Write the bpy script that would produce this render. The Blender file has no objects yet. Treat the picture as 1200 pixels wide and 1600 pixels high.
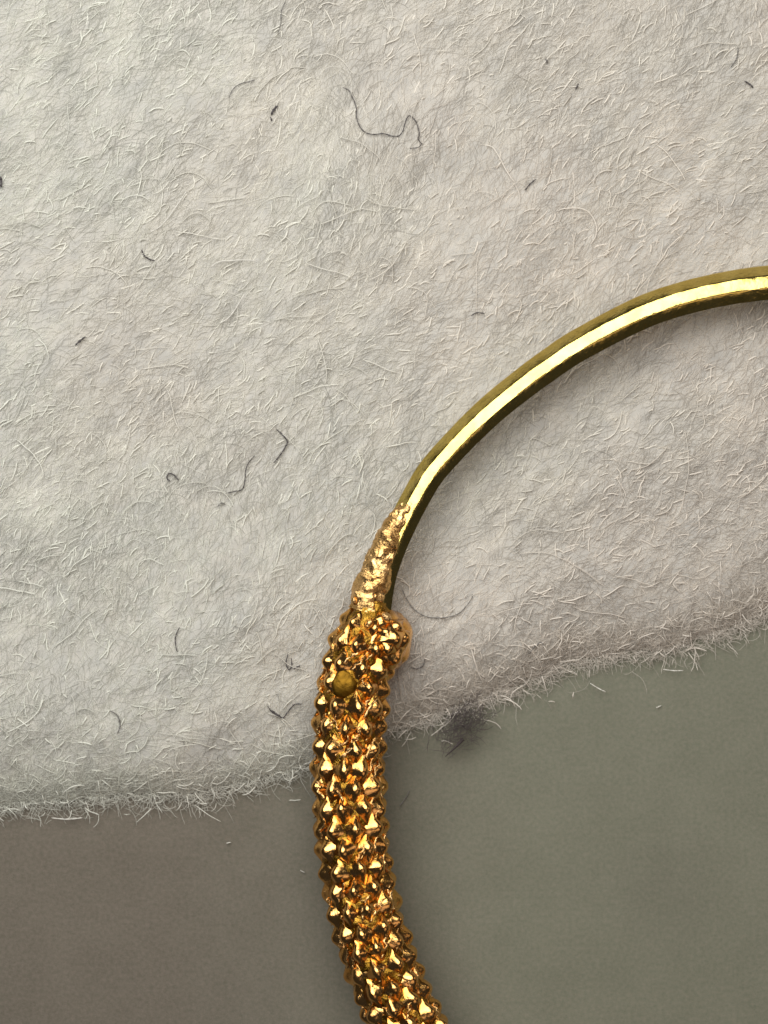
import bpy, bmesh, math, random
import numpy as np
from mathutils import Vector, Matrix, noise as mnoise

random.seed(7)
rng = np.random.default_rng(7)
sc = bpy.context.scene
col = sc.collection
PI = math.pi

# ------------------------------------------------------------------ camera, light, exposure
# 1 unit = 100 px of the photograph (about 1.7 mm); x right, y up in the picture, z towards the lens
CAM_H, REF_Z = 46.0, 1.0
cam_d = bpy.data.cameras.new('camera')
cam = bpy.data.objects.new('camera', cam_d); col.objects.link(cam)
cam.location = (0, 0, CAM_H)
cam_d.sensor_fit = 'VERTICAL'; cam_d.sensor_height = 32.0
cam_d.lens = 32.0 * (CAM_H - REF_Z) / 16.0
cam_d.clip_end = 500
cam_d.dof.use_dof = True
cam_d.dof.focus_distance = CAM_H - 1.35
cam_d.dof.aperture_fstop = cam_d.lens * 0.001 / 0.45
sc.camera = cam

world = bpy.data.worlds.new('World'); sc.world = world
world.use_nodes = True
world.node_tree.nodes['Background'].inputs['Color'].default_value = (0.95, 0.93, 1.0, 1)
world.node_tree.nodes['Background'].inputs['Strength'].default_value = 0.035

def lamp(name, loc, size, power, colr, shape='DISK'):
    d = bpy.data.lights.new(name, 'AREA'); d.shape = shape; d.size = size
    d.energy = power; d.color = colr
    o = bpy.data.objects.new(name, d); col.objects.link(o)
    o.location = loc
    o.rotation_euler = (Vector((0, 0, 0)) - Vector(loc)).to_track_quat('-Z', 'Y').to_euler()
    return o
lamp('window_light', (-6.5, 15.5, 33), 39, 17000, (1.0, 0.982, 0.948))
lamp('peach_fill_low', (12, -18, 30), 18, 720, (1.0, 0.74, 0.60))  # added unseen fill: peach reflections on lower stud faces, brighter gaps
lamp('peach_fill_right', (34, 9, 22), 15, 600, (1.0, 0.74, 0.56))  # added unseen fill: peach reflections on the right-hand stud faces

sc.view_settings.view_transform = 'Standard'
sc.view_settings.look = 'None'
sc.view_settings.exposure = 0.0
sc.view_settings.gamma = 1.0
sc.cycles.max_bounces = 8
sc.cycles.transparent_max_bounces = 24
sc.cycles.use_denoising = True

# ------------------------------------------------------------------ helpers
def P(px, py, z=REF_Z):
    k = (CAM_H - z) / (CAM_H - REF_Z)
    return Vector(((px - 600) / 100 * k, (800 - py) / 100 * k, z))

def link(name, mesh, mat=None, parent=None):
    o = bpy.data.objects.new(name, mesh); col.objects.link(o)
    if mat and len(mesh.materials) == 0: mesh.materials.append(mat)
    if parent: o.parent = parent
    return o

def tag(o, label=None, cat=None, group=None, kind=None):
    if label: o['label'] = label
    if cat: o['category'] = cat
    if group: o['group'] = group
    if kind: o['kind'] = kind
    return o

def mesh_from(name, v, f, smooth=True):
    me = bpy.data.meshes.new(name); me.from_pydata([tuple(a) for a in v], [], [tuple(a) for a in f])
    if smooth: me.polygons.foreach_set('use_smooth', [True] * len(me.polygons))
    me.update(); return me

_tab = np.random.default_rng(99).random((64, 256, 256))
def vn(x, y, seed=0):
    t = _tab[seed % 64]
    xi = np.floor(x).astype(int); yi = np.floor(y).astype(int)
    fx = x - xi; fy = y - yi
    fx = fx * fx * (3 - 2 * fx); fy = fy * fy * (3 - 2 * fy)
    a = t[xi % 256, yi % 256]; b = t[(xi + 1) % 256, yi % 256]
    c = t[xi % 256, (yi + 1) % 256]; d = t[(xi + 1) % 256, (yi + 1) % 256]
    return (a * (1 - fx) + b * fx) * (1 - fy) + (c * (1 - fx) + d * fx) * fy
def fbm(x, y, f, octv, seed=0, gain=0.5):
    s = 0; a = 1; n = 0
    for i in range(octv):
        s = s + a * vn(x * f + 31.7 * i, y * f + 17.3 * i, seed + i); n += a; a *= gain; f *= 2
    return s / n - 0.5

class N:
    """small node-building helper"""
    def __init__(s, name):
        s.m = bpy.data.materials.new(name); s.m.use_nodes = True
        s.t = s.m.node_tree; s.b = s.t.nodes['Principled BSDF']
        s.tc = s.t.nodes.new('ShaderNodeTexCoord')
    def noise(s, scale, detail=4, rough=0.55, dist=0.0, vec=None):
        n = s.t.nodes.new('ShaderNodeTexNoise')
        n.inputs['Scale'].default_value = scale; n.inputs['Detail'].default_value = detail
        n.inputs['Roughness'].default_value = rough; n.inputs['Distortion'].default_value = dist
        s.t.links.new(vec or s.tc.outputs['Object'], n.inputs['Vector']); return n.outputs['Fac']
    def ramp(s, fac, stops):
        n = s.t.nodes.new('ShaderNodeValToRGB'); e = n.color_ramp.elements
        while len(e) < len(stops): e.new(0.5)
        for i, (p, c) in enumerate(stops):
            e[i].position = p; e[i].color = (*c, 1) if len(c) == 3 else c
        s.t.links.new(fac, n.inputs['Fac']); return n.outputs['Color']
    def mix(s, fac, a, b, mode='MIX'):
        n = s.t.nodes.new('ShaderNodeMix'); n.data_type = 'RGBA'; n.blend_type = mode
        for k, v in ((0, fac), (6, a), (7, b)):
            if hasattr(v, 'is_linked'): s.t.links.new(v, n.inputs[k])
            elif k == 0: n.inputs[k].default_value = v
            else: n.inputs[k].default_value = (*v, 1)
        return n.outputs[2]
    def bump(s, h, strength, dist, prev=None):
        n = s.t.nodes.new('ShaderNodeBump'); n.inputs['Strength'].default_value = strength
        n.inputs['Distance'].default_value = dist; s.t.links.new(h, n.inputs['Height'])
        if prev: s.t.links.new(prev, n.inputs['Normal'])
        return n.outputs['Normal']
    def set(s, **kw):
        for k, v in kw.items():
            i = s.b.inputs[k.replace('_', ' ')]
            if hasattr(v, 'is_linked'): s.t.links.new(v, i)
            elif isinstance(v, tuple): i.default_value = (*v, 1)
            else: i.default_value = v
        return s

# ------------------------------------------------------------------ materials
def mat_felt():
    n = N('felt_wool')
    big = n.noise(0.22, 3, 0.5); mid = n.noise(1.1, 4, 0.6); fine = n.noise(9, 5, 0.7, 0.6)
    mp = n.t.nodes.new('ShaderNodeMapping'); mp.vector_type = 'TEXTURE'
    mp.inputs['Rotation'].default_value = (0, 0, 0.87); mp.inputs['Scale'].default_value = (2.4, 1.0, 1.0)
    n.t.links.new(n.tc.outputs['Object'], mp.inputs[0])
    streak = n.noise(4.5, 4, 0.6, 0.3, vec=mp.outputs[0]); clump = n.noise(2.6, 4, 0.65, 0.5)
    sx = n.t.nodes.new('ShaderNodeSeparateXYZ'); n.t.links.new(n.tc.outputs['Object'], sx.inputs[0])
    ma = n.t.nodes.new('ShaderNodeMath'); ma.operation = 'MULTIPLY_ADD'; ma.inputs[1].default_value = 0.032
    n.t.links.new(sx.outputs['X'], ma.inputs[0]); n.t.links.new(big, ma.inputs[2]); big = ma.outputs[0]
    c = n.ramp(big, [(0.30, (0.69, 0.73, 0.69)), (0.5, (0.63, 0.61, 0.565)), (0.68, (0.56, 0.505, 0.475))])  # wool tone, plus light falloff painted in: paler left, darker right
    c = n.mix(0.5, c, n.ramp(mid, [(0.33, (0.52, 0.51, 0.49)), (0.67, (0.70, 0.68, 0.62))]))
    c = n.mix(0.35, c, n.ramp(fine, [(0.3, (0.40, 0.385, 0.36)), (0.7, (0.70, 0.68, 0.62))]))
    c = n.mix(0.35, c, n.ramp(streak, [(0.34, (0.48, 0.465, 0.42)), (0.66, (0.74, 0.71, 0.63))]))
    c = n.mix(0.30, c, n.ramp(clump, [(0.34, (0.46, 0.46, 0.44)), (0.66, (0.76, 0.71, 0.62))]))
    n.set(Base_Color=c, Roughness=0.95, Normal=n.bump(fine, 0.25, 0.05, n.bump(mid, 0.2, 0.15)))
    n.b.inputs['Specular IOR Level'].default_value = 0.1
    return n.m
def mat_fibre(name, clear):
    n = N(name)
    a = n.t.nodes.new('ShaderNodeAttribute'); a.attribute_name = 'tone'
    big = n.noise(0.22, 3, 0.5)
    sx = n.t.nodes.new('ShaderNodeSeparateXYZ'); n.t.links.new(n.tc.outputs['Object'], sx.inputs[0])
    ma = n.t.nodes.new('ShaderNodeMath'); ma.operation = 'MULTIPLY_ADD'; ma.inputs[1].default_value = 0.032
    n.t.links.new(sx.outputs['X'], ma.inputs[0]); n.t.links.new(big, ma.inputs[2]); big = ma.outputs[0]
    tint = n.ramp(big, [(0.32, (0.98, 1.0, 0.97)), (0.66, (0.97, 0.91, 0.875))])  # same left-to-right light falloff painted into the fibre tint
    c = n.ramp(a.outputs['Fac'], [(0.0, (0.28, 0.27, 0.24)), (0.25, (0.42, 0.41, 0.375)), (0.6, (0.60, 0.585, 0.53)), (1.0, (0.98, 0.97, 0.90))])
    n.set(Base_Color=n.mix(1.0, c, tint, 'MULTIPLY'), Roughness=0.55)
    n.b.inputs['Specular IOR Level'].default_value = 0.3
    tr = n.t.nodes.new('ShaderNodeBsdfTransparent'); mx = n.t.nodes.new('ShaderNodeMixShader'); mx.inputs[0].default_value = clear
    n.t.links.new(n.b.outputs[0], mx.inputs[1]); n.t.links.new(tr.outputs[0], mx.inputs[2])
    n.t.links.new(mx.outputs[0], n.t.nodes['Material Output'].inputs['Surface'])
    return n.m
def mat_card():
    n = N('grey_card')
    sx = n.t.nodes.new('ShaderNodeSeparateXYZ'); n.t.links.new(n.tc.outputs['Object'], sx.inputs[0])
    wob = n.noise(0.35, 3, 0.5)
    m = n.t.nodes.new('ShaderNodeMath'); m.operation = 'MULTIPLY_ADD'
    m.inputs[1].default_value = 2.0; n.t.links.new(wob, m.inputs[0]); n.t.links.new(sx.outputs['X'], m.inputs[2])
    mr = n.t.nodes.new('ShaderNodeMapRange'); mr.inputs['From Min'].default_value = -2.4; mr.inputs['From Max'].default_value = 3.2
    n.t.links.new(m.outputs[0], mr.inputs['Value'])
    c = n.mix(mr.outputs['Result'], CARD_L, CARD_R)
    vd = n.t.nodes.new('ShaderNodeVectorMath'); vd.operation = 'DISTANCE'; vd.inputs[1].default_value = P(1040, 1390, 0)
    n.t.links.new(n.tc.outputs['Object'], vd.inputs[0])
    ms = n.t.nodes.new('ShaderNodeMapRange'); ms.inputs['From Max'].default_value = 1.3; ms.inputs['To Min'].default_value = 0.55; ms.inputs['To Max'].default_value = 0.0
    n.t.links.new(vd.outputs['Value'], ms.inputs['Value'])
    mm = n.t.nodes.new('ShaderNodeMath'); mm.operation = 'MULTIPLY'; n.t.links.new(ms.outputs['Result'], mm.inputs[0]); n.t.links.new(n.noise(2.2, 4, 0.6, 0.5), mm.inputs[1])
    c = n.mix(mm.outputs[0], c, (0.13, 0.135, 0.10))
    c = n.mix(0.22, c, n.ramp(n.noise(1.3, 5, 0.65), [(0.35, (0.12, 0.118, 0.100)), (0.65, (0.25, 0.235, 0.20))]))
    c = n.mix(0.35, c, n.ramp(n.noise(16, 3, 0.7), [(0.3, (0.10, 0.11, 0.078)), (0.7, (0.28, 0.235, 0.20))]))
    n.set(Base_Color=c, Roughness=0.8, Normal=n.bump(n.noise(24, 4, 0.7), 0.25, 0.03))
    n.b.inputs['Specular IOR Level'].default_value = 0.25
    return n.m
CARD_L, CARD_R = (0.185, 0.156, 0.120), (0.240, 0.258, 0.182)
def mat_gold(name, c1, c2, rough, bs, bd, bscale, rr=0.12):
    n = N(name)
    a = n.noise(bscale, 5, 0.6, 0.8); b = n.noise(bscale * 0.3, 3, 0.5)
    n.set(Base_Color=n.mix(n.ramp(b, [(0.35, (0, 0, 0)), (0.65, (1, 1, 1))]), c1, c2), Metallic=1.0,
          Normal=n.bump(a, bs, bd))
    mr = n.t.nodes.new('ShaderNodeMapRange'); mr.inputs['To Min'].default_value = rough; mr.inputs['To Max'].default_value = rough + rr
    n.t.links.new(a, mr.inputs['Value']); n.set(Roughness=mr.outputs['Result'])
    return n.m
def mat_dark(name, c):
    n = N(name); n.set(Base_Color=c, Roughness=0.6); return n.m

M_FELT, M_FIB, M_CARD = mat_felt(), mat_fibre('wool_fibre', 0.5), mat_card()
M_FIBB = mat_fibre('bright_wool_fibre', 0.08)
M_WIRE = mat_gold('yellow_gold_wire', (0.82, 0.64, 0.20), (0.72, 0.54, 0.14), 0.11, 0.35, 0.015, 13, 0.12)
M_STUD = mat_gold('warm_gold_stud', (0.90, 0.52, 0.19), (0.76, 0.39, 0.09), 0.10, 0.28, 0.03, 9, 0.12)
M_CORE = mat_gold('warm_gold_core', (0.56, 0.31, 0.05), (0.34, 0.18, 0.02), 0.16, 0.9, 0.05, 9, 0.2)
M_CRUST = mat_gold('rough_gold_solder', (0.90, 0.59, 0.26), (0.80, 0.47, 0.16), 0.16, 0.8, 0.04, 8, 0.2)
M_HOLE = mat_gold('dark_gold_hollow', (0.20, 0.105, 0.012), (0.15, 0.075, 0.01), 0.34, 0.4, 0.03, 5, 0.2)  # darker, rougher gold for the bare patch
M_DARK = mat_dark('dark_lint', (0.085, 0.075, 0.078))
M_GREY = mat_dark('grey_lint', (0.20, 0.19, 0.18))
M_PALE = mat_dark('pale_lint', (0.85, 0.83, 0.76))

# ------------------------------------------------------------------ the card under everything
nx = 61
v = []; f = []
for j in range(nx):
    for i in range(nx):
        v.append(((i - nx // 2) * 1.4, (j - nx // 2) * 1.4, 0.0))
for j in range(nx - 1):
    for i in range(nx - 1):
        a = j * nx + i; f.append((a, a + 1, a + nx + 1, a + nx))
tag(link('tabletop', mesh_from('tabletop', v, f), M_CARD), kind='structure',
    label='smooth matt grey brown surface under the felt')

# ------------------------------------------------------------------ felt
FT = 0.52
edge_px = [(-900, 1310), (-300, 1274), (0, 1256), (120, 1252), (250, 1244), (380, 1229), (470, 1202), (560, 1168), (640, 1135),
           (720, 1112), (800, 1077), (880, 1043), (960, 1026), (1060, 1008), (1130, 982), (1200, 955), (1400, 900), (2100, 760)]
ex = np.array([P(a, b, 0.3).x for a, b in edge_px]); ey = np.array([P(a, b, 0.3).y for a, b in edge_px])
def edge_y(x):
    x = np.asarray(x, float)
    return np.interp(x, ex, ey) + 0.22 * fbm(x, x * 0, 1.3, 3, 40) + 0.10 * fbm(x, x * 0 + 5, 6, 3, 44)
def felt_h(x, y):
    x = np.asarray(x, float); y = np.asarray(y, float)
    d = y - edge_y(x)
    prof = np.clip(d / 1.5, 0, 1); prof = (1 - (1 - prof) ** 2) ** 0.8
    # streaks run from lower left to upper right
    ca, sa = math.cos(0.85), math.sin(0.85)
    u = (x * ca + y * sa); w = (-x * sa + y * ca)
    n = 0.16 * fbm(x, y, 0.55, 2, 1) + 0.095 * fbm(u * 0.8, w * 1.5, 1.3, 3, 5) + 0.045 * fbm(u * 0.55, w * 1.5, 4.2, 3, 10)
    return prof * (FT + n) + 0.02
gx = np.concatenate([np.arange(-13, -6.6, 0.14), np.arange(-6.6, 6.6, 0.032), np.arange(6.6, 13.1, 0.14)])
ts = np.concatenate([np.linspace(0, 0.6, 26)[:-1], np.arange(0.6, 12.8, 0.034), np.arange(12.8, 20, 0.16)])
X, T = np.meshgrid(gx, ts)
Y = edge_y(X) + T
Z = felt_h(X, Y)
nr, nc = X.shape
verts = np.stack([X, Y, Z], -1).reshape(-1, 3)
# a skirt row under the edge so the pad has a closed lip
sk = np.stack([gx, edge_y(gx) + 0.05, np.full(nc, 0.004)], -1)
verts = np.concatenate([sk, verts])
idx = np.arange((nr + 1) * nc).reshape(nr + 1, nc)
quads = np.stack([idx[:-1, :-1], idx[:-1, 1:], idx[1:, 1:], idx[1:, :-1]], -1).reshape(-1, 4)
me = bpy.data.meshes.new('felt_pad')
me.vertices.add(len(verts)); me.vertices.foreach_set('co', verts.ravel())
me.loops.add(quads.size); me.loops.foreach_set('vertex_index', quads.ravel().astype(np.int32))
me.polygons.add(len(quads)); me.polygons.foreach_set('loop_start', np.arange(0, quads.size, 4, dtype=np.int32))
me.polygons.foreach_set('loop_total', np.full(len(quads), 4, np.int32))
me.polygons.foreach_set('use_smooth', np.ones(len(quads), bool))
me.update(); me.validate()
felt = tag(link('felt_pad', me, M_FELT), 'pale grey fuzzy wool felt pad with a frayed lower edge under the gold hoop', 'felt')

def fibres(name, count, region, length, radius, tone, lift, curl, spread, K=7, fringe=False, seed=1, arch=0.0, bright=False):
    r = np.random.default_rng(seed)
    x = r.uniform(region[0], region[1], count)
    if fringe:
        y = edge_y(x) + r.normal(0.12, region[2], count)
    else:
        y = edge_y(x) + region[2] + r.random(count) * (region[3] - region[2])
    dense = vn(x * 0.8, y * 0.8, 20)
    keep = r.random(count) < 0.45 + 0.75 * dense
    x, y = x[keep], y[keep]; n = len(x)
    L = r.uniform(length[0], length[1], n) * np.where(r.random(n) < 0.08, 1.7, 1.0)
    dE = y - edge_y(x)
    ang = 0.95 + 1.3 * fbm(x, y, 0.35, 2, 25) + r.normal(0, 1, n) * (spread + 0.9 * np.exp(-np.clip(dE, 0, 9) / 1.2))
    kap = r.normal(0, 1, n) * curl / L; kap2 = r.normal(0, 1, n) * curl / L
    lf = r.uniform(lift[0], lift[1], n)
    ar = np.abs(r.normal(0, 1, n)) * arch
    pts = np.zeros((n, K, 3)); cx, cy, a = x.copy(), y.copy(), ang.copy()
    for k in range(K):
        t = k / (K - 1)
        h = np.where(cy > edge_y(cx) + 0.0, felt_h(cx, np.maximum(cy, edge_y(cx))), 0.02 + 0.06 * np.exp(-np.clip(edge_y(cx) - cy, 0, 5)))
        if fringe:
            h0 = pts[:, 0, 2] - lf if k else h
            h = np.maximum(h, h0 * (1 - 0.75 * t))
        pts[:, k] = np.stack([cx, cy, h + lf + ar * math.sin(PI * t)], -1)
        a = a + (kap + kap2 * math.sin(4 * t)) * L / (K - 1) + r.normal(0, 0.10, n)
        cx = cx + np.cos(a) * L / (K - 1); cy = cy + np.sin(a) * L / (K - 1)
    rad = r.uniform(radius[0], radius[1], n)[:, None] * np.array([0.5] + [1.0] * (K - 2) + [0.35])[None]
    u_, w_ = x * math.cos(.87) + y * math.sin(.87), -x * math.sin(.87) + y * math.cos(.87)
    tn = np.clip(r.normal(tone[0], tone[1], n) + (0.9 * fbm(u_ * 0.5, w_ * 1.4, 2.2, 3, 30) if tone[0] < 0.7 else 0), 0, 1)
    cv = bpy.data.hair_curves.new(name)
    cv.add_curves([K] * n)
    cv.attributes['position'].data.foreach_set('vector', pts.astype(np.float32).ravel())
    ra = cv.attributes.get('radius') or cv.attributes.new('radius', 'FLOAT', 'POINT')
    ra.data.foreach_set('value', rad.astype(np.float32).ravel())
    ta = cv.attributes.new('tone', 'FLOAT', 'CURVE'); ta.data.foreach_set('value', tn.astype(np.float32))
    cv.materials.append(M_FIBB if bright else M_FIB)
    o = bpy.data.objects.new(name, cv); col.objects.link(o); o.parent = felt; o['kind'] = 'stuff'
    return o
fibres('matted_fibre', 190000, (-7.6, 7.6, 0.0, 14.0), (0.10, 0.45), (0.003, 0.006), (0.52, 0.10), (-0.012, 0.012), 0.38, 0.40, seed=11)
fibres('loose_pale_fibre', 6500, (-7.6, 7.6, 0.1, 14.0), (0.05, 0.26), (0.004, 0.0108), (0.97, 0.10), (0.005, 0.028), 0.42, 0.32, seed=12, arch=0.012, bright=True)
fibres('fine_pale_fibre', 12000, (-7.6, 7.6, 0.0, 14.0), (0.08, 0.4), (0.003, 0.006), (0.95, 0.10), (0.01, 0.05), 0.9, 0.55, seed=18, arch=0.015)
fibres('curled_fibre', 420, (-7.6, 7.6, 0.0, 14.0), (0.3, 0.9), (0.004, 0.008), (0.85, 0.12), (0.02, 0.05), 0.9, 0.7, K=12, seed=13, arch=0.02, bright=True)
fibres('shaded_fibre', 2800, (-7.6, 7.6, 0.1, 14.0), (0.04, 0.2), (0.005, 0.012), (0.05, 0.1), (-0.005, 0.015), 0.4, 0.35, seed=14)  # dark-toned fibres: shade of the felt's pits put into their colour
fibres('frayed_edge_fibre', 15000, (-7.6, 7.6, 0.15), (0.06, 0.28), (0.0025, 0.0055), (0.75, 0.18), (0.0, 0.05), 0.9, 0.5, K=9, fringe=True, seed=15, arch=0.02)
fibres('edge_wisp', 520, (-7.6, 7.6, 0.24), (0.10, 0.34), (0.003, 0.009), (0.92, 0.12), (0.02, 0.10), 0.6, 0.5, K=10, fringe=True, seed=16, arch=0.04, bright=True)

# ------------------------------------------------------------------ the hoop's centreline
HZ = 1.24
CX, CY, CR = 1335.0, 1230.0, 790.0
def smooth_line(pts, step=0.02):
    """Catmull-Rom through (px, py, r) then even resampling"""
    p = [np.array(a, float) for a in pts]
    out = []
    for i in range(len(p) - 1):
        p0 = p[max(i - 1, 0)]; p1 = p[i]; p2 = p[i + 1]; p3 = p[min(i + 2, len(p) - 1)]
        for t in np.linspace(0, 1, 24, endpoint=False):
            out.append(0.5 * ((2 * p1) + (-p0 + p2) * t + (2 * p0 - 5 * p1 + 4 * p2 - p3) * t * t + (-p0 + 3 * p1 - 3 * p2 + p3) * t ** 3))
    out.append(p[-1]); out = np.array(out)
    w = np.array([P(a[0], a[1], HZ) for a in out])
    s = np.concatenate([[0], np.cumsum(np.linalg.norm(np.diff(w, axis=0), axis=1))])
    ss = np.arange(0, s[-1], step)
    c = [np.interp(ss, s, w[:, k]) for k in range(3)] + [np.interp(ss, s, out[:, 2] / 100)]
    return np.stack(c[:3], -1), c[3], ss
def circ(deg):  # degrees clockwise from 9 o'clock
    a = math.radians(deg); return CX - CR * math.cos(a), CY - CR * math.sin(a)
# textured half: from the joint, round the bottom, to beyond 3 o'clock
tex = [(586, 938, 32), (579, 965, 42), (568, 1000, 52), (557, 1045, 58), (549, 1100, 60), (545, 1170, 60), (545, 1235, 60)]
tex += [(*circ(-d), 60) for d in range(5, 176, 5)]
TEX, TEXR, TEXS = smooth_line(tex)
wire = [(590, 985, 20), (592, 945, 20), (597, 905, 21), (609, 865, 21.5), (630, 816, 22), (655, 768, 22), (676, 735, 22.5), (717, 689, 23), (763, 644, 23.5), (813, 603, 24),
        (862, 567, 24.5), (910, 536, 25), (1007, 487, 26), (1100, 458, 26.5), (1200, 442, 27)]
wire += [(CX, 434, 27)] + [(CX + 792 * math.sin(math.radians(d)), CY - 796 * math.cos(math.radians(d)), 27) for d in range(8, 96, 8)]
WIR, WIRR, WIRS = smooth_line(wire)

def frames(path):
    t = np.gradient(path, axis=0); t /= np.linalg.norm(t, axis=1)[:, None]
    z = np.array([0, 0, 1.0])
    side = np.cross(t, z); side /= np.linalg.norm(side, axis=1)[:, None]
    return t, side           # side points to the right of travel

def sweep(path, rad, prof, side_sign=1.0, bend=None, caps=True):
    """prof: list of (across, up) factors of the radius; returns verts, faces"""
    t, sd = frames(path); sd = sd * side_sign
    n = len(path); m = len(prof); V = []
    for i in range(n):
        for j, (a, b) in enumerate(prof):
            p = path[i] + sd[i] * a * rad[i] + np.array([0, 0, b * rad[i]])
            if bend: p = bend(i, j, p, sd[i] * a + np.array([0, 0, b]))
            V.append(p)
    F = []
    for i in range(n - 1):
        for j in range(m):
            k = (j + 1) % m
            q = (i * m + j, i * m + k, (i + 1) * m + k, (i + 1) * m + j)
            F.append(q if side_sign < 0 else q[::-1])
    if caps:
        F.append(tuple(range(m)) if side_sign > 0 else tuple(range(m))[::-1])
        F.append(tuple((n - 1) * m + j for j in range(m))[::-1] if side_sign > 0 else tuple((n - 1) * m + j for j in range(m)))
    return V, F

def fix_normals(me):
    bm = bmesh.new(); bm.from_mesh(me); bmesh.ops.recalc_face_normals(bm, faces=bm.faces); bm.to_mesh(me); bm.free()

hoop = bpy.data.objects.new('hoop_earring', None); col.objects.link(hoop)
tag(hoop, 'gold hoop earring, half smooth wire and half studded, lying across the felt edge', 'earring')

# wire: flat on top, steep outer flank, shallower inner flank ('across' + = inner side after sign)
prof_raw = [(-1.0, -0.10), (-0.98, 0.02), (-0.90, 0.12), (-0.42, 0.715), (-0.36, 0.765), (-0.32, 0.782), (0.0, 0.85), (0.28, 0.895), (0.34, 0.895), (0.42, 0.86),
            (0.70, 0.66), (1.0, 0.45), (1.0, 0.30), (0.98, 0.10),
            (0.85, -0.5), (0.5, -0.82), (0.0, -0.95), (-0.5, -0.82), (-0.85, -0.5)]
def wire_bend(i, j, p, nrm):
    s = WIRS[i]
    w = 0.006 * (fbm(np.array([s * 1.0]), np.array([j * 0.35]), 1.6, 3, 50)[0]) + 0.006 * fbm(np.array([s]), np.array([j * 0.5]), 6, 2, 55)[0]
    return p + nrm * w
V, F = sweep(WIR, WIRR, prof_raw, 1.0, wire_bend)
me = mesh_from('smooth_wire', V, F); fix_normals(me); me.set_sharp_from_angle(angle=math.radians(30))
wob = link('smooth_wire', me, M_WIRE, hoop)

# textured tube core
prof_round = [(math.sin(2 * PI * k / 40), math.cos(2 * PI * k / 40)) for k in range(40)]
NT_IN = int(np.argmax(TEX[:, 1] < P(0, 1720, HZ).y))
def core_bend(i, j, p, nrm):
    q = Vector(p)
    d = mnoise.fractal(q * 5.0, 1.0, 2.0, 3) * 0.045
    return p + nrm * (-0.12 * min(1, TEXR[i] / 0.6) + d)
V, F = sweep(TEX, TEXR, prof_round, 1.0, core_bend)
me = mesh_from('tube_core', V, F); fix_normals(me)
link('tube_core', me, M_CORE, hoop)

# studs: four-sided points with a small rounded head, in staggered rings of nine
def stud_mesh(k):
    r = random.Random(k)
    seg = 12
    levels = [(1.12, -0.10, 0.0), (1.0, 0.0, 0.1), (0.82, 0.038, 0.3), (0.64, 0.088, 0.55), (0.52, 0.122, 0.8), (0.40, 0.149, 1.0), (0.22, 0.170, 1.0)]
    V = []; tx, ty = r.uniform(-.03, .03), r.uniform(-.03, .03)
    hs = r.uniform(0.80, 0.98)
    wob = [r.uniform(0.9, 1.1) for _ in range(seg)]
    for (s, z, rd) in levels:
        for j in range(seg):
            a = 2 * PI * j / seg
            c, sn = math.cos(a), math.sin(a)
            dia = 1.0 / (abs(c) + abs(sn))               # diamond outline
            rr = (dia * (1 - rd) + 0.8 * rd) * (wob[j] * (1 - rd) + rd)
            kx, ky = (0.20, 0.315)
            if rd > 0: ky = ky * (1 - rd) + 0.24 * rd
            V.append((c * rr * s * kx + tx * (z / 0.2), sn * rr * s * ky + ty * (z / 0.2), z * hs))
    V.append((tx, ty, 0.177 * hs))
    F = []
    for i in range(len(levels) - 1):
        for j in range(seg):
            k2 = (j + 1) % seg
            F.append((i * seg + j, i * seg + k2, (i + 1) * seg + k2, (i + 1) * seg + j))
    b = (len(levels) - 1) * seg
    for j in range(seg): F.append((b + j, b + (j + 1) % seg, len(V) - 1))
    me = mesh_from('stud', V, F); me.materials.append(M_STUD)
    me.set_sharp_from_angle(angle=math.radians(50))
    return me
STUDS = [stud_mesh(100 + i) for i in range(10)]
tt, sd = frames(TEX)
s_ref = TEXS[int(np.argmax(TEX[:, 1] < P(0, 1260, HZ).y))]
PITCH = 0.315
k0 = -int((s_ref - 0.12) / PITCH)
k1 = int((TEXS[NT_IN] - s_ref) / PITCH)
kend = int((TEXS[-1] - s_ref) / PITCH) - 1
hole_c = P(540, 1068, HZ + 0.5)
far_v, far_f = [], []
n_single = 0
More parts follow.
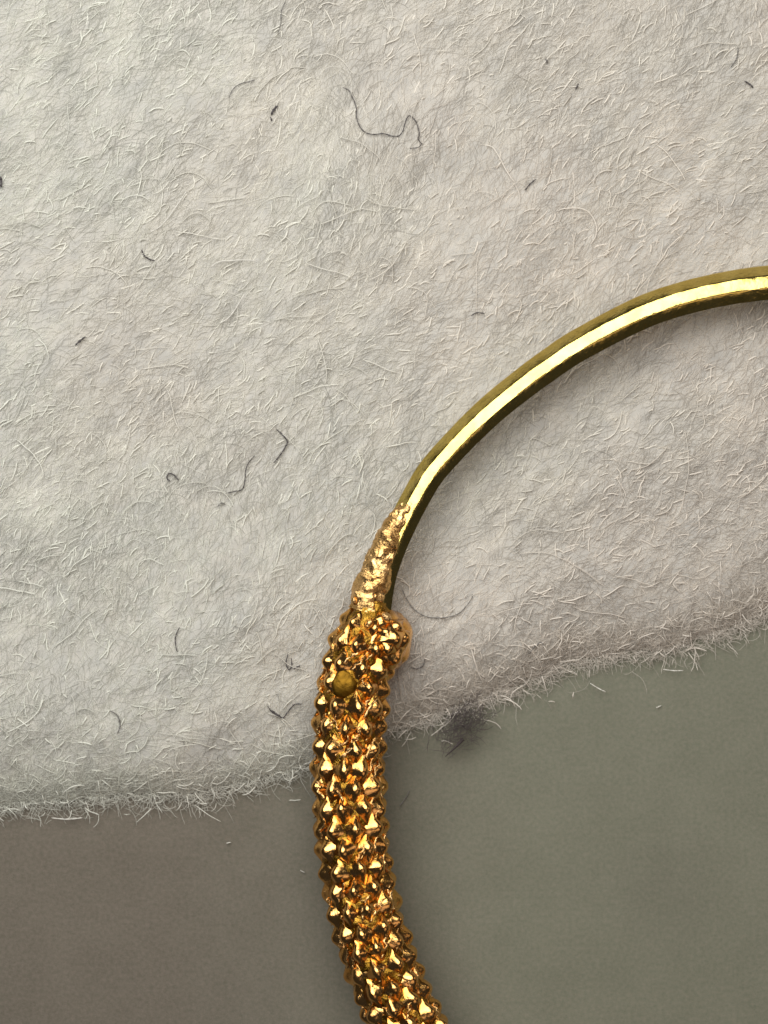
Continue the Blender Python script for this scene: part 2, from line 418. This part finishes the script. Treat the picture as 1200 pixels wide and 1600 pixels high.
for k in range(k0, kend + 1):
    s = s_ref + k * PITCH
    i = int(np.clip(round(s / 0.02), 0, len(TEX) - 1))
    R = TEXR[i]
    odd = k % 2
    cnt = 9 if R > 0.5 else 7
    for m in range(cnt):
        # angle from straight up; negative leans to the left / outer side
        a = math.radians(-10 + (360 / cnt / 2 if odd else 0) + m * 360 / cnt) + random.uniform(-0.05, 0.05)
        # side vector points to the right of travel = outer side when travelling down, so flip
        nrm = Vector(-sd[i] * math.sin(a)) * -1 if False else Vector(sd[i]) * (-math.sin(a)) + Vector((0, 0, math.cos(a)))
        T = Vector(tt[i])
        pos = Vector(TEX[i]) + nrm * (R * (1 - 0.10 / 0.6) - 0.052) + T * random.uniform(-0.02, 0.02)
        side = T.cross(nrm).normalized()
        sc_ = R / 0.6 * random.uniform(0.94, 1.05)
        M = Matrix((side, T, nrm)).transposed().to_4x4()
        M = M @ Matrix.Rotation(random.uniform(-0.15, 0.15), 4, 'Z') @ Matrix.Rotation(random.uniform(-0.08, 0.08), 4, 'X') @ Matrix.Rotation(random.uniform(-0.08, 0.08), 4, 'Y')
        M = Matrix.Translation(pos) @ M @ Matrix.Diagonal((sc_, max(sc_, 0.8), sc_, 1))
        tip = pos + nrm * 0.15
        if (Vector((tip.x, tip.y)) - Vector((hole_c.x, hole_c.y)))  .length < 0.25 and nrm.z > 0.3: continue
        if k <= k1 and n_single < 288 and math.cos(a) > -0.55:
            o = link('stud', random.choice(STUDS), None, hoop); o.matrix_world = M
            n_single += 1
        elif k > k1 or math.cos(a) <= -0.55:
            src = STUDS[(k + m) % 10]; b0 = len(far_v)
            far_v += [tuple(M @ q.co) for q in src.vertices]
            far_f += [tuple(b0 + q for q in pl.vertices) for pl in src.polygons]
me = mesh_from('stud_field', far_v, far_f); me.set_sharp_from_angle(angle=math.radians(38))
tag(link('stud_field', me, M_STUD, hoop), kind='stuff')

# thin raised threads of solder left running between the studs
def veins():
    r = np.random.default_rng(21); V = []; F = []
    for q in range(120):
        s0 = s_ref + PITCH * (r.integers(k0 + 1, k1) + 0.5) + r.normal(0, 0.03); a = math.radians(-110 + 20 * r.integers(1, 10)) + r.normal(0, 0.05); u_ = r.uniform(0.6, 1.25); da = 0.60 * u_; ds = -0.30 * u_
        if r.random() < 0.2: da = -da
        K = 7; pp = []
        for k in range(K):
            t = k / (K - 1); sN = s0 + ds * t + r.normal(0, 0.012); aN = a + da * t * 0.6 + r.normal(0, 0.04)
            i = int(np.clip(sN / 0.02, 0, len(TEX) - 1)); rr = TEXR[i] - 0.045 - 0.05 * abs(math.sin(6.3 * t))
            pp.append(TEX[i] + rr * (-sd[i] * math.sin(aN) + np.array([0, 0, math.cos(aN)])))
        R_ = r.uniform(0.012, 0.026) * np.array([0.4] + list(r.uniform(0.6, 1.3, K - 2)) + [0.4])
        v_, f_ = sweep(np.array(pp), R_, [(math.sin(2 * PI * k / 6), math.cos(2 * PI * k / 6)) for k in range(6)])
        b = len(V); V += [tuple(t) for t in v_]; F += [tuple(b + i for i in t) for t in f_]
    me = mesh_from('solder_threads', V, F); fix_normals(me)
    o = link('solder_threads', me, M_CRUST, hoop); o['kind'] = 'stuff'
veins()

# lumps: icospheres pushed about by noise
def lump(name, centre, scale, rot, mat, amp, freq, parent, sub=4, seed=0, sharp=None):
    bm = bmesh.new(); bmesh.ops.create_icosphere(bm, subdivisions=sub, radius=1.0)
    S = Matrix.Rotation(rot, 4, 'Z') @ Matrix.Diagonal((*scale, 1))
    for vv in bm.verts:
        n0 = vv.co.copy(); q = S @ vv.co
        vv.co = q + (S @ n0).normalized() * amp * mnoise.fractal(q * freq + Vector((seed * 3.1, 0, 0)), 1, 2, 3)
        vv.co += Vector(centre)
    me = bpy.data.meshes.new(name); bm.to_mesh(me); bm.free()
    me.polygons.foreach_set('use_smooth', [True] * len(me.polygons))
    if sharp: me.set_sharp_from_angle(angle=math.radians(sharp))
    return link(name, me, mat, parent)

# hollow setting where one stud is missing
hole = lump('bare_patch', P(538, 1069, HZ + 0.455), (0.20, 0.22, 0.06), 0.2, M_HOLE, 0.03, 4.0, hoop, seed=9)
hole['label'] = 'dark smooth bare patch where a stud is missing'

# end knob at the inner side of the joint
knob = lump('end_knob', P(598, 999, HZ - 0.03), (0.42, 0.50, 0.44), 0.30, M_STUD, 0.10, 2.2, hoop, sub=4, seed=2, sharp=30)
knob['label'] = 'bulging rounded end lump beside the joint'
for (ax, ay, sz) in [(0.45, 0.15, 1.3), (0.75, 0.45, 1.0), (0.92, 0.0, 1.1), (0.35, -0.5, 1.1), (0.8, -0.55, 1.15), (0.3, 0.75, 0.9)]:
    nr_ = Vector((math.sin(ax) * math.cos(ay * 1.6), math.sin(ax) * math.sin(ay * 1.6), math.cos(ax)))
    kc = P(598, 999, HZ - 0.03)
    o = link('stud', random.choice(STUDS), None, hoop)
    o.matrix_world = Matrix.Translation(kc + Vector((nr_.x * 0.38, nr_.y * 0.46, nr_.z * 0.41))) @ nr_.to_track_quat('Z', 'Y').to_matrix().to_4x4() @ Matrix.Diagonal((sz, sz * 0.72, sz * 0.75, 1))
for (px, py, dz, sx, sy, rt) in [(607, 996, 0.40, .075, .13, 0.6), (603, 964, 0.38, .07, .09, 0.9), (622, 996, 0.37, .05, .05, 0), (577, 975, 0.42, .06, .09, -0.5), (553, 938, 0.22, .05, .07, 0), (586, 932, 0.22, .04, .08, -0.4)]:
    lump('solder_bead', P(px, py, HZ + dz), (sx, sy, 0.07), rt, M_CRUST, 0.02, 8, hoop, sub=3, seed=px)

# solder crust creeping up the wire
crust = [(571, 955, 28), (579, 925, 27), (588, 893, 25), (600, 862, 22), (614, 832, 19.5), (628, 806, 17), (639, 789, 13), (643, 779, 7)]
CRU, CRUR, CRUS = smooth_line(crust, 0.018)
CRU[:, 2] += 0.06
def crust_bend(i, j, p, nrm):
    q = Vector(p)
    d = mnoise.fractal(q * 4.5, 1, 2, 3) * 0.05 + mnoise.noise(q * 13.0) * 0.02
    return p + nrm * d
V, F = sweep(CRU, CRUR, [(math.sin(2 * PI * k / 36), math.cos(2 * PI * k / 36) * 0.92) for k in range(36)], 1.0, crust_bend)
me = mesh_from('solder_crust', V, F); fix_normals(me); me.set_sharp_from_angle(angle=math.radians(32))
link('solder_crust', me, M_CRUST, hoop)

# ------------------------------------------------------------------ loose dark and pale fibres lying about
def strand(name, pts, rad, mat, label, cat='fibre', lift=0.05, group=None, on_felt=True, jitter=0.008):
    p = [np.array(a, float) for a in pts]; out = []
    for i in range(len(p) - 1):
        p0 = p[max(i - 1, 0)]; p1 = p[i]; p2 = p[i + 1]; p3 = p[min(i + 2, len(p) - 1)]
        for t in np.linspace(0, 1, 8, endpoint=False):
            out.append(0.5 * ((2 * p1) + (-p0 + p2) * t + (2 * p0 - 5 * p1 + 4 * p2 - p3) * t * t + (-p0 + 3 * p1 - 3 * p2 + p3) * t ** 3))
    out.append(p[-1]); n = len(out); W = []
    for i, a in enumerate(out):
        q = P(a[0], a[1], 0.55)
        ins = q.y > float(edge_y(q.x))
        z = (float(felt_h(q.x, q.y)) if ins else 0.02) + lift + 0.02 * math.sin(i * 0.7)
        W.append(np.array([q.x, q.y, z]))
    W = np.array(W); k = np.ones(5) / 5
    W[:, 2] = np.convolve(np.pad(W[:, 2], 2, 'edge'), k, 'valid')
    rad *= 0.72
    R = np.array([rad * (0.35 + 0.65 * math.sin(PI * min(1, max(0, 0.08 + 0.84 * i / (n - 1)))) ** 0.5) for i in range(n)])
    R *= np.array([1 + 0.25 * math.sin(i * 1.3 + len(pts)) for i in range(n)])
    V, F = sweep(W, R, [(math.sin(2 * PI * k / 6), math.cos(2 * PI * k / 6)) for k in range(6)])
    base = W.mean(0)
    me = mesh_from(name, [q - base for q in V], F); fix_normals(me)
    o = link(name, me, mat); o.location = base
    tag(o, label, cat, group); return o
S = strand
S('dark_fibre', [(536, 138), (545, 142), (549, 150), (554, 160), (557, 172), (558, 188), (566, 204), (580, 211), (598, 210), (614, 214), (624, 213), (630, 204), (634, 190), (640, 182), (650, 192), (655, 210), (653, 218), (658, 226), (652, 232), (640, 233)],
  0.012, M_DARK, 'long thin dark hair with a peaked loop, near the top of the felt')
S('dark_fibre', [(432, 671), (441, 679), (449, 690), (445, 700), (437, 712), (428, 723)], 0.016, M_DARK, 'dark fibre bent into a chevron pointing right, on the felt')
S('dark_fibre', [(398, 712), (388, 724), (384, 736), (383, 750), (379, 764), (366, 768), (353, 771)], 0.012, M_DARK, 'dark fibre stepping down in a z shape, just left of the chevron fibre')
S('dark_fibre', [(279, 750), (272, 742), (264, 740), (261, 747), (266, 752)], 0.015, M_DARK, 'tiny dark hooked fibre left of the z shaped fibre')
S('dark_fibre', [(222, 391), (226, 400), (233, 405), (242, 408)], 0.017, M_DARK, 'short dark angular fibre alone on the upper left felt')
S('dark_fibre', [(434, 527 - 361), (428, 172), (424, 180)], 0.028, M_DARK, 'short thick dark speck of fibre left of the looped hair')
S('dark_fibre', [(423, 184), (425, 190)], 0.018, M_DARK, 'tiny dark dot of fibre just under the thick dark speck')
S('grey_fibre', [(398, 126), (388, 129), (376, 132), (364, 141), (358, 154)], 0.012, M_GREY, 'grey arched fibre left of the thick dark speck')
S('grey_fibre', [(447, 2), (440, 18), (439, 36), (434, 54)], 0.010, M_GREY, 'thin grey fibre running down from the top edge of the felt')
S('dark_fibre', [(736, 494), (744, 489), (757, 490)], 0.014, M_DARK, 'short dark curved fibre above the smooth gold wire')
S('dark_fibre', [(134, 526), (125, 533), (118, 540)], 0.018, M_DARK, 'short straight dark fibre at the left of the felt')
S('dark_fibre', [(281, 980), (276, 990), (274, 1002), (277, 1018)], 0.013, M_DARK, 'slightly bowed upright dark fibre on the lower left felt')
S('dark_fibre', [(450, 1022), (447, 1035), (451, 1046), (456, 1040), (455, 1028)], 0.014, M_DARK, 'dark teardrop loop of fibre close to the left of the studs')
S('dark_fibre', [(459, 1045), (464, 1042), (469, 1040)], 0.016, M_DARK, 'tiny dark tick of fibre right of the teardrop loop')
S('dark_fibre', [(418, 1103), (424, 1112), (434, 1118), (442, 1122), (450, 1112), (460, 1101), (472, 1100)], 0.014, M_DARK, 'dark tick shaped fibre above the frayed edge, left of the studs')
S('dark_fibre', [(424, 1110), (431, 1116), (438, 1120)], 0.024, M_DARK, 'short thick dark stub against the tick shaped fibre')
S('grey_fibre', [(172, 1110), (184, 1118), (188, 1132), (184, 1146)], 0.014, M_GREY, 'grey hooked fibre on the lower left felt')
S('grey_fibre', [(628, 920), (635, 935), (645, 950), (662, 962), (680, 965), (700, 964), (718, 957), (732, 942), (739, 930)], 0.011, M_GREY, 'long grey fibre hanging in a wide arc right of the knob')
S('dark_fibre', [(642, 1043), (652, 1045), (661, 1040), (664, 1030)], 0.010, M_DARK, 'small thin dark hook of fibre right of the studs')
S('grey_fibre', [(827, 1022), (836, 1012), (846, 1004), (852, 1014)], 0.014, M_GREY, 'small grey bent fibre near the frayed edge inside the hoop')
S('dark_fibre', [(340, 700 + 92), (346, 786), (352, 788)], 0.015, M_GREY, 'small dusky fibre under the z shaped fibre')
S('dark_fibre', [(1162, 128), (1170, 132), (1176, 138)], 0.018, M_DARK, 'short dark fleck at the upper right of the felt')
S('grey_fibre', [(1152, 76), (1150, 92), (1141, 106)], 0.013, M_GREY, 'grey fibre just above the dark fleck at the upper right')
S('dark_fibre', [(904, 131), (899, 140)], 0.016, M_DARK, 'tiny dark fleck on the felt top, right of centre')
S('dark_fibre', [(852, 92), (856, 99)], 0.02, M_GREY, 'tiny grey knot of fibre at the upper middle right')
S('dark_fibre', [(837, 281), (828, 288), (820, 298)], 0.015, M_DARK, 'short slanting dark fibre above the bend of the wire')
S('grey_fibre', [(624, 1265), (634, 1252), (640, 1240)], 0.010, M_GREY, 'faint grey fibre on the card right of the studs', lift=0.03)
S('dark_fibre', [(0, 276), (2, 284), (1, 292)], 0.03, M_DARK, 'dark speck at the left border of the felt')
S('pale_fibre', [(76, 1282), (92, 1284), (108, 1284), (124, 1282)], 0.014, M_PALE, 'straight bright pale fibre just under the left felt edge', lift=0.12)
S('pale_fibre', [(1040, 1048), (1055, 1050), (1072, 1050)], 0.012, M_PALE, 'straight pale fibre just under the right felt edge', lift=0.12)
S('pale_fibre', [(925, 1070), (938, 1078), (950, 1084)], 0.012, M_PALE, 'short pale fibre slanting below the right felt edge', lift=0.12)
S('pale_fibre', [(468, 1366), (475, 1370)], 0.010, M_PALE, 'tiny pale fleck on the card left of the studs', lift=0.03)
S('pale_fibre', [(351, 1323), (358, 1322)], 0.012, M_PALE, 'tiny pale fleck on the card under the frayed edge', lift=0.03)
S('pale_fibre', [(1030, 1109), (1038, 1106)], 0.013, M_PALE, 'tiny pale fleck on the card under the right felt edge', lift=0.03)
S('pale_fibre', [(330, 418), (342, 410), (360, 408), (382, 407), (400, 408)], 0.013, M_PALE, 'bright pale arched fibre on the middle left felt', lift=0.09)
S('pale_fibre', [(345, 505), (358, 496), (368, 483), (382, 460)], 0.013, M_PALE, 'bright wavy pale fibre below the arched pale fibre', lift=0.09)
S('pale_fibre', [(236, 364), (252, 354), (266, 338), (280, 318), (292, 300)], 0.012, M_PALE, 'long straight pale fibre slanting above the arched pale fibre', lift=0.09)
S('pale_fibre', [(866, 520 - 263), (884, 257), (900, 257)], 0.013, M_PALE, 'straight level pale fibre at the upper right of the felt', lift=0.09) if False else None

# dark tuft of lint caught under the felt edge, right of the hoop
def tuft():
    r = np.random.default_rng(5); V = []; F = []
    c = P(716, 1138, 0.3)
    for q in range(240):
        x, y = r.normal(0, 0.24), r.normal(0, 0.13)
        x, y = x * math.cos(.75) - y * math.sin(.75), x * math.sin(.75) + y * math.cos(.75)
        a = 0.75 + r.normal(0, 0.55); L = r.uniform(0.12, 0.34); z = 0.30 + r.uniform(-0.05, 0.25)
        pp = []
        for k in range(5):
            pp.append((x, y, z)); a += r.normal(0, .3); x += math.cos(a) * L / 4; y += math.sin(a) * L / 4
        W = np.array(pp); R = np.full(5, 0.004); R[0] = R[-1] = 0.002
        v_, f_ = sweep(W, R, [(1, 0), (-.5, .86), (-.5, -.86)], caps=False)
        b = len(V); V += [tuple(t + np.array([c.x, c.y, 0])) for t in v_]; F += [tuple(b + i for i in t) for t in f_]
    tail = [P(723, 1152, 0), P(710, 1166, 0), P(695, 1180, 0)]
    W = np.array([(p.x, p.y, 0.3) for p in tail])
    v_, f_ = sweep(W, np.array([0.035, 0.02, 0.004]), [(math.sin(k), math.cos(k)) for k in (0, 1.05, 2.1, 3.14, 4.2, 5.2)])
    mb = mat_dark('brown_lint', (0.10, 0.080, 0.078))
    tf = bpy.data.objects.new('dark_lint_tuft', None); col.objects.link(tf)
    tag(link('tangled_strands', mesh_from('tangled_strands', V, F), mb, tf), kind='stuff')
    link('trailing_tail', mesh_from('trailing_tail', v_, f_), mb, tf)
    tag(tf, 'dark brown smudge of tangled lint at the felt edge right of the studs', 'lint')
tuft()
